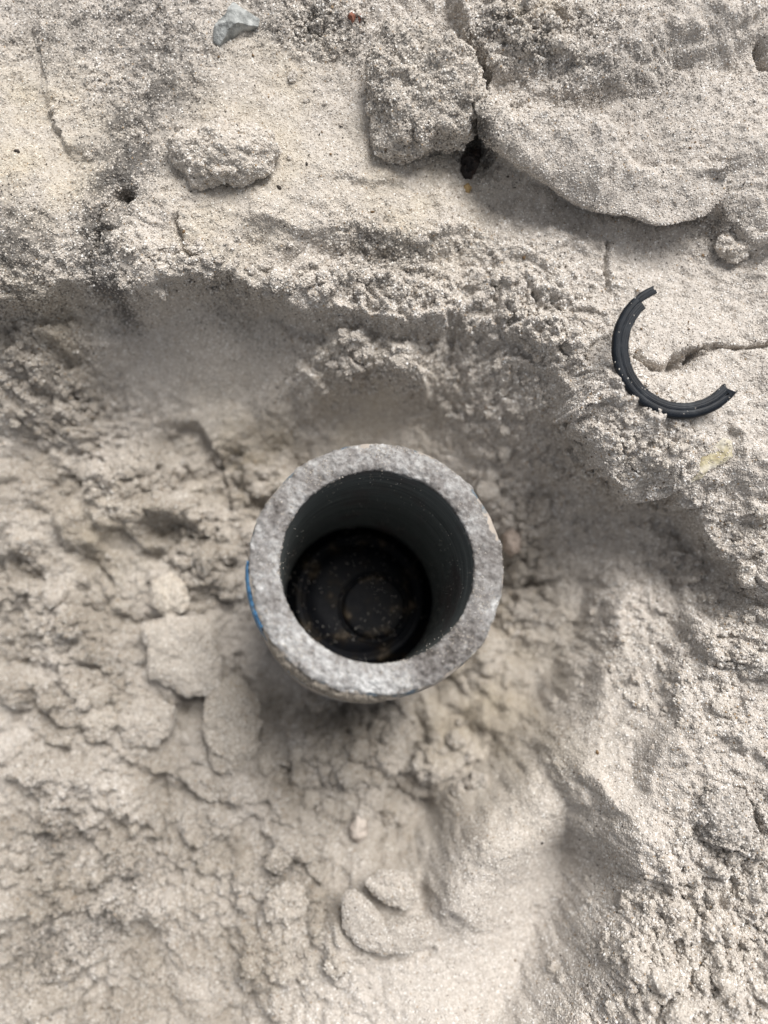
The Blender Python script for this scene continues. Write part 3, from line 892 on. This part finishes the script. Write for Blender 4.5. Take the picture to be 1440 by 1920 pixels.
aL = pipe_angle(465, 1120); aLL = pipe_angle(540, 1290); aB = pipe_angle(690, 1320)
for a, wd, z0, z1 in ((aL, .26, ZT - 42, ZT - 2.5), (aLL - .02, .13, ZT - 42, ZT - 6)):
    s = patch('blue_stripe', M_BLUE, a - wd, a + wd, z0, z1, 35.5, .25, 7, pipe)
crust = patch('sand_crust', M_BED, aLL - .34, aB + .16, ZT - 17, ZT - 2.5, 35.0, 1.1, 12, pipe, na=110, nz=40)
n = len(crust.data.vertices)
set_attr(crust.data, 'gsz', np.ones(n)); set_attr(crust.data, 'drab', np.ones(n)); set_attr(crust.data, 'soil_shade', np.full(n, .3)); set_attr(crust.data, 'warm', np.full(n, .3)); set_attr(crust.data, 'dens', np.full(n, 1.0))
add_grains(crust, 3.0e6, 0.0003)

# plug at the bottom of the bore with an off-centre raised disc
def plug_mat(name, tint):
    m, nt, b = newmat(name)
    co = objcoord(nt)
    n1 = noise(nt, 120, 6, 0.65, co)
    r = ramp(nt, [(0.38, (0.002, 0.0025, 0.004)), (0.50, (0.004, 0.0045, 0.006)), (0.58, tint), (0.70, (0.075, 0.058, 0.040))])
    nt.links.new(n1.outputs['Fac'], r.inputs[0])
    vo = nt.nodes.new('ShaderNodeTexVoronoi'); vo.inputs['Scale'].default_value = 380
    nt.links.new(co, vo.inputs['Vector'])
    sp = ramp(nt, [(0.0, (1, 1, 1)), (0.13, (0, 0, 0))])
    nt.links.new(vo.outputs['Distance'], sp.inputs[0])
    n3 = noise(nt, 170, 2, 0.5, co)
    s3 = ramp(nt, [(0.52, (0, 0, 0)), (0.6, (.7, .7, .7))])
    nt.links.new(n3.outputs['Fac'], s3.inputs[0])
    f = mixc(nt, 1.0, sp.outputs[0], s3.outputs[0], 'MULTIPLY')
    c = mixc(nt, f, r.outputs[0], (0.42, 0.37, 0.29, 1))
    nt.links.new(c, b.inputs['Base Color'])
    b.inputs['Roughness'].default_value = 0.5
    b.inputs['Specular IOR Level'].default_value = 0.07
    bump(nt, b, n1.outputs['Fac'], 0.8, 0.0008)
    return m
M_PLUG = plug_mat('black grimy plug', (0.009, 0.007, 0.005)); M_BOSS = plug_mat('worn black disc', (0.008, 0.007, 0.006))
ZP = ZT - 66
pw = lambda th, i, r, z: (0.1 * cyc(th, 41, 2, 2), 0.006 * r * cyc(th, 43, 2, 2))
plug = lathe('plug', [(25.9, ZP - 6), (25.9, ZP - 2.6), (22.9, ZP - 2.4), (22.5, ZP - .2), (21.9, ZP), (20.2, ZP), (19.7, ZP - .7), (19.0, ZP - .8), (18.5, ZP - .1), (14, ZP - .3), (9, ZP - .5), (4, ZP - .5), (.05, ZP - .5)], M_PLUG, pipe, wob=pw)
boss = lathe('raised_disc', [(12.6, ZP - 1.2), (12.5, ZP + .1), (12.1, ZP + .4), (11.7, ZP + .3), (11.3, ZP - .6), (10.9, ZP + 1.4), (10.5, ZP + 2.0), (9.5, ZP + 2.15), (5, ZP + 2.2), (.05, ZP + 2.2)], M_BOSS, plug, wob=lambda th, i, r, z: (0.01 * r * cyc(th, 51, 2, 3), 0.008 * r * cyc(th, 53, 2, 2)))
for o_, d_ in ((plug, .03), (boss, .03), (bpy.data.objects['bore'], .008), (bpy.data.objects['cut_rim'], .12)):
    nv_ = len(o_.data.vertices)
    for k_, v_ in (('soil_shade', .15), ('warm', .2), ('drab', .5), ('gsz', .5)): set_attr(o_.data, k_, np.full(nv_, v_))
    vc_ = np.array([v.co[:] for v in o_.data.vertices]) * 1e3
    set_attr(o_.data, 'dens', d_ * 2.2 * np.clip(0.35 + 1.5 * fbm3(vc_ / 7.0, 207, 3), 0, 2.5))
    add_grains(o_)
# put the disc where the photograph shows it inside the bore
bm_t = at_depth(707, 1130, 0.258)
mw = Matrix.Translation(pipe.location) @ pipe.rotation_quaternion.to_matrix().to_4x4()
loc = mw.inverted() @ Vector(bm_t)
boss.location = (loc.x, loc.y, 0)

# ------------------------------------------------------------------ broken black ring
def ring():
    m, nt, b = newmat('dull black rubber')
    co = objcoord(nt)
    n1 = noise(nt, 220, 5, 0.6, co)
    r = ramp(nt, [(0.35, (0.004, 0.0055, 0.008)), (0.58, (0.009, 0.0125, 0.018)), (0.72, (0.03, 0.034, 0.038)), (0.85, (0.09, 0.09, 0.088))])
    nt.links.new(n1.outputs['Fac'], r.inputs[0])
    # circular mould lines round the ring's axis
    sx = nt.nodes.new('ShaderNodeSeparateXYZ'); nt.links.new(co, sx.inputs[0])
    ln = nt.nodes.new('ShaderNodeVectorMath'); ln.operation = 'LENGTH'
    cx = nt.nodes.new('ShaderNodeCombineXYZ'); nt.links.new(sx.outputs[0], cx.inputs[0]); nt.links.new(sx.outputs[1], cx.inputs[1])
    nt.links.new(cx.outputs[0], ln.inputs[0])
    nr_ = nt.nodes.new('ShaderNodeTexNoise'); nr_.noise_dimensions = '1D'; nr_.inputs['Scale'].default_value = 3200
    nt.links.new(ln.outputs['Value'], nr_.inputs['W'])
    nt.links.new(r.outputs[0], b.inputs['Base Color'])
    b.inputs['Roughness'].default_value = 0.45
    b.inputs['Specular IOR Level'].default_value = 0.2
    bump(nt, b, nr_.outputs['Fac'], 0.5, 0.00025)
    c3 = at(1259, 668, 0.004)
    s = np.linalg.norm(at(1260, 668, 0.004) - c3) * 1e3        # mm per photo pixel at the ring
    ro, ri = 127 * s, 98 * s
    w = ro - ri
    hgt = 3.2
    # closed section (fraction across from inside, height): two low treads with a groove between
    sec = [(0.0, 0.15), (0.0, 2.2), (0.04, 2.42), (0.30, 2.55), (0.47, 2.60), (0.50, 2.50), (0.53, 2.50), (0.56, 2.62), (0.66, 2.62), (0.80, 2.56), (0.92, 2.2), (0.97, 1.6), (1.0, 0.6), (0.9, 0.1), (0.4, 0.0)]
    a0, a1 = math.radians(113), math.radians(322)
    na = 170
    V = []
    for k in range(na + 1):
        t = k / na
        a = a0 + (a1 - a0) * t
        deg = math.degrees(a)
        for j, (u, z) in enumerate(sec):
            uu, zz, aa = u, z * .78, a
            if deg < 130.5:                       # the inner half is torn off near the upper end
                uu = 0.46 + 0.54 * u; zz = z * 0.64
            if k <= 3:                            # small nick at the upper tip
                aa += 0.03 * (1 if 0.45 < u < 0.85 else 0) * (3 - k) / 3
            if k >= na - 6:                       # jagged lower end
                f = (k - na + 6) / 6
                cut = 0.22 * max(0.0, 1 - abs(u - 0.56) / 0.3) + 0.05 * (u < .4) + 0.03 * max(0.0, 1 - abs(u - .2) / .15)
                aa -= cut * f
            rr = ri + w * uu + 0.12 * math.sin(3 * a + .6) + 0.05 * math.sin(23 * a) * math.sin(7.3 * a + u)
            V.append((rr * math.cos(aa) * 1e-3, rr * math.sin(aa) * 1e-3, zz * 1e-3))
    m_ = len(sec)
    bm = bmesh.new()
    vs = [bm.verts.new(v) for v in V]
    for k in range(na):
        for j in range(m_):
            q = (k * m_ + j, k * m_ + (j + 1) % m_, (k + 1) * m_ + (j + 1) % m_, (k + 1) * m_ + j)
            bm.faces.new([vs[i] for i in q])
    bm.faces.new([vs[j] for j in range(m_)])
    bm.faces.new([vs[na * m_ + j] for j in reversed(range(m_))])
    bmesh.ops.recalc_face_normals(bm, faces=bm.faces)
    for f in bm.faces: f.smooth = len(f.verts) == 4
    me = bpy.data.meshes.new('broken_ring'); bm.to_mesh(me); bm.free()
    me.materials.append(m)
    o = link('broken_ring', me)
    zs = [ground_z(c3[0] + ro * 1e-3 * math.cos(t), c3[1] + ro * 1e-3 * math.sin(t)) for t in np.linspace(a0, a1, 30)]
    o.location = (c3[0], c3[1], float(np.percentile(zs, 80)) - 0.0002)
    tag(o, 'broken black rubber ring, open on one side, lying on pale sand', 'ring')
    nv = len(me.vertices)
    for k_, v_ in (('soil_shade', 0), ('warm', .1), ('drab', 0), ('gsz', .6), ('dens', .018)): set_attr(me, k_, np.full(nv, v_))
    md = o.modifiers.new('edge softening', 'EDGE_SPLIT'); md.split_angle = math.radians(38)
    add_grains(o)
ring()

# ------------------------------------------------------------------ stones, flakes and bits
def chip(name, outline, z, thick, mat, label, cat, seed=1, rough=.5, group=None, tilt=(0, 0), dome=0.35, off=0.0, na=64, nr=14, facets=0):
    """a small flat-bottomed stone or flake following the outline; bevelled broken edges"""
    P = pix(outline, z); c = P.mean(0)
    Q = np.concatenate([P, P[:1]])
    seg = np.linalg.norm(np.diff(Q, axis=0), axis=1); cum = np.concatenate([[0], np.cumsum(seg)])
    t = np.linspace(0, cum[-1], na, endpoint=False)
    ol = np.stack([np.interp(t, cum, Q[:, 0]), np.interp(t, cum, Q[:, 1])], -1) - c
    V = []
    prof = [(1 - (k / (nr - 1)), dome * math.sqrt(max(0, 1 - (1 - k / (nr - 1)) ** 2.2)) + (1 - dome) * min(1, k * 2.2 / (nr - 1) + .25)) for k in range(nr)]
    rows = [(0.9, -0.4)] + [(max(s, .02), zz) for s, zz in prof]
    for s, zz in rows:
        p = ol * s
        V.append(np.concatenate([p, np.full((na, 1), zz * thick * 1e-3)], 1))
    V = np.concatenate(V)
    q = V * 1e3
    sz = np.abs(ol).max() * 1e3
    V[:, 2] += 1e-3 * thick * rough * 0.35 * fbm3(np.stack([q[:, 0], q[:, 1], q[:, 2] * 0], -1) / (sz * .35), seed, 4, .55)
    V[:, :2] *= (1 + 0.05 * rough * fbm3(q / (sz * .22), seed + 3, 3))[:, None]
    V[:, 2] += V[:, 0] * tilt[0] + V[:, 1] * tilt[1]
    if facets:                                     # broken planes, clipped off the dome
        rg = np.random.default_rng(seed)
        hmax = V[:, 2].max()
        for _ in range(facets):
            a = rg.uniform(0, 6.28); sl = rg.uniform(.15, .6)
            nx, ny = math.cos(a) * sl, math.sin(a) * sl
            lim = hmax * rg.uniform(.6, .95) - nx * V[:, 0] - ny * V[:, 1] + sl * sz * 1e-3 * rg.uniform(0.0, .35)
            V[:, 2] = np.where(V[:, 2] > 0, np.minimum(V[:, 2], np.maximum(lim, .0002)), V[:, 2])
        V[:, 2] += 1e-3 * .12 * fbm3(q / .9, seed + 8, 3)
    m = len(rows)
    I = np.arange(m * na).reshape(m, na); J = np.roll(I, -1, 1)
    F = np.concatenate([np.stack([I[k], J[k], J[k + 1], I[k + 1]], -1) for k in range(m - 1)])
    bm = bmesh.new(); vs = [bm.verts.new(v) for v in V]
    for f in F: bm.faces.new([vs[i] for i in f])
    bm.faces.new([vs[i] for i in I[-1]]); bm.faces.new([vs[i] for i in I[0][::-1]])
    bmesh.ops.recalc_face_normals(bm, faces=bm.faces)
    for f in bm.faces: f.smooth = True
    me = bpy.data.meshes.new(name); bm.to_mesh(me); bm.free()
    me.materials.append(mat)
    o = link(name, me)
    o.location = (c[0], c[1], ground_z(c[0], c[1]) + 1e-3 * off)
    tag(o, label, cat, group)
    return o

M_STONE = simple('pale grey stone', [(0.34, (0.15, 0.155, 0.15)), (0.5, (0.30, 0.31, 0.30)), (0.66, (0.46, 0.47, 0.455))], 330, .75, .35, 1.0, .0012)
M_FLAKE = simple('yellowish bark flake', [(0.3, (0.27, 0.215, 0.12)), (0.45, (0.42, 0.375, 0.25)), (0.58, (0.54, 0.50, 0.41)), (0.75, (0.62, 0.59, 0.53))], 150, .8, .2, .5, .0004)
M_CHAR = simple('charcoal', [(0.3, (0.010, 0.009, 0.009)), (0.55, (0.030, 0.023, 0.021)), (0.75, (0.085, 0.045, 0.035))], 230, .7, .4, .8, .0006)
M_OCHRE = simple('ochre pebble', [(0.3, (0.30, 0.19, 0.07)), (0.7, (0.46, 0.33, 0.16))], 300, .5, .4)
M_RED = simple('brick red chip', [(0.3, (0.18, 0.07, 0.045)), (0.7, (0.34, 0.16, 0.11))], 300, .8, .3)
M_PINK = simple('pinkish pebble', [(0.3, (0.34, 0.27, 0.225)), (0.7, (0.46, 0.39, 0.335))], 200, .7, .3)
M_DARK = simple('dark organic bit', [(0.3, (0.02, 0.017, 0.015)), (0.7, (0.075, 0.06, 0.05))], 300, .8, .3)
M_BROWN = simple('brown organic bit', [(0.3, (0.10, 0.06, 0.03)), (0.7, (0.23, 0.15, 0.08))], 300, .8, .3)

chip('stone', [(440,12),(462,22),(487,36),(486,50),(455,58),(430,74),(412,88),(400,82),(401,58),(418,36)], 2, 4.2, M_STONE,
     'pale grey angular stone flake near the top edge', 'stone', 5, .5, tilt=(.02, .12), off=.6, facets=7, na=120, nr=30, dome=.6)
chip('bark_flake', [(1340,820),(1362,832),(1366,858),(1350,872),(1326,882),(1310,900),(1294,905),(1292,878),(1300,872),(1296,858),(1312,845)], 0, 1.2, M_FLAKE,
     'torn yellowish flake stuck to the sand below the black ring', 'bark flake', 9, 1.2, tilt=(.10, .12), off=.6, na=120, nr=30)
fl = bpy.data.objects['bark_flake']; _n2 = len(fl.data.vertices)
for _k, _v in (('soil_shade', .02), ('warm', .4), ('drab', 0), ('gsz', 1), ('dens', .35)): set_attr(fl.data, _k, np.full(_n2, _v))
add_grains(fl, 1.3e6, .0006)
chip('charcoal_bit', [(868,270),(885,262),(908,255),(905,285),(892,308),(878,318),(868,300)], 1, 3.4, M_CHAR,
     'black charcoal bit wedged beside the block-shaped clod near the top', 'charcoal', 13, 1.3, facets=5, na=100, nr=26, tilt=(.3, .2), off=.2)
chip('pebble', [(870,330),(882,322),(890,332),(884,344),(873,342)], 0, 1.6, M_OCHRE, 'tiny ochre pebble just below the black charcoal bit', 'pebble', 17, .4, dome=.9)
chip('pebble', [(950,1000),(968,985),(986,1000),(984,1035),(966,1045),(950,1030)], -40, 5.0, M_PINK, 'brownish pebble beside the right side of the pipe', 'pebble', 19, .4, dome=.9, off=1.5)
chip('stone_chip', [(652,36),(660,28),(668,38),(662,48)], 2, 1.5, M_RED, 'left one of two reddish chips at the top edge', 'stone chip', 23, .6, group='reddish chips')
chip('stone_chip', [(670,34),(678,30),(681,42),(673,46)], 2, 1.3, M_RED, 'right one of two reddish chips at the top edge', 'stone chip', 25, .6, group='reddish chips')
chip('pebble', [(653,1560),(668,1538),(688,1548),(690,1578),(672,1592),(655,1582)], -44, 4.0, simple('pale pebble', [(0.3, (.42,.36,.31)), (.7, (.56,.5,.44))], 200, .8, .3),
     'pale pebble in the lower part of the pit, above the crescent-shaped clod', 'pebble', 29, .4, dome=.9, off=1.0)

# fine dark specks and plant bits strewn over the sand
def specks():
    rng = np.random.default_rng(12)
    bmi = bmesh.new(); bmesh.ops.create_icosphere(bmi, subdivisions=1, radius=1.0)
    bv = np.array([v.co[:] for v in bmi.verts]); bf = np.array([[v.index for v in f.verts] for f in bmi.faces]); bmi.free()
    spots = [(33,284,.9),(524,352,.75),(575,308,.7),(620,290,.6),(698,398,.7),(500,260,.7),(983,482,.7),(923,484,.4),(952,332,.5),(1265,347,.4),(1312,578,.3),(1115,665,.3),(1215,695,.4),
             (345,435,.5),(410,108,.6),(475,105,.5),(1120,1410,.6),(1016,1580,.6),(1120,620,.3),(760,132,.4),(1318,480,.5),(900,500,.3),(860,470,.4)]
    for _ in range(90):
        spots.append((rng.uniform(0, 1440), rng.uniform(0, 620) if rng.random() < .75 else rng.uniform(600, 1900), rng.uniform(.18, .4)))
    V = []; F = []; MI = []; n = 0
    for px, py, r in spots:
        if (px - 700) ** 2 + (py - 1075) ** 2 < 265 ** 2: continue
        g = on_sand(px, py, 0)
        sc = np.array([r * rng.uniform(.6, 1.6), r * rng.uniform(.5, 1), r * .6]) * 1e-3
        a = rng.uniform(0, 6.28); R = np.array([[math.cos(a), -math.sin(a), 0], [math.sin(a), math.cos(a), 0], [0, 0, 1]])
        q = bv * (1 + .3 * rng.uniform(-1, 1, (len(bv), 1))) * sc
        V.append(q @ R.T + g + [0, 0, .0003]); F.append(bf + n); n += len(bv); MI += [int(rng.random() < .4)] * len(bf)
    me = mesh_np('organic_specks', np.concatenate(V), np.concatenate(F), M_DARK, False)
    me.materials.append(M_BROWN)
    me.polygons.foreach_set('material_index', np.array(MI, dtype=np.int32))
    o = link('organic_specks', me)
    tag(o, 'fine dark specks of plant matter strewn over the sand', None, None, 'stuff')
specks()
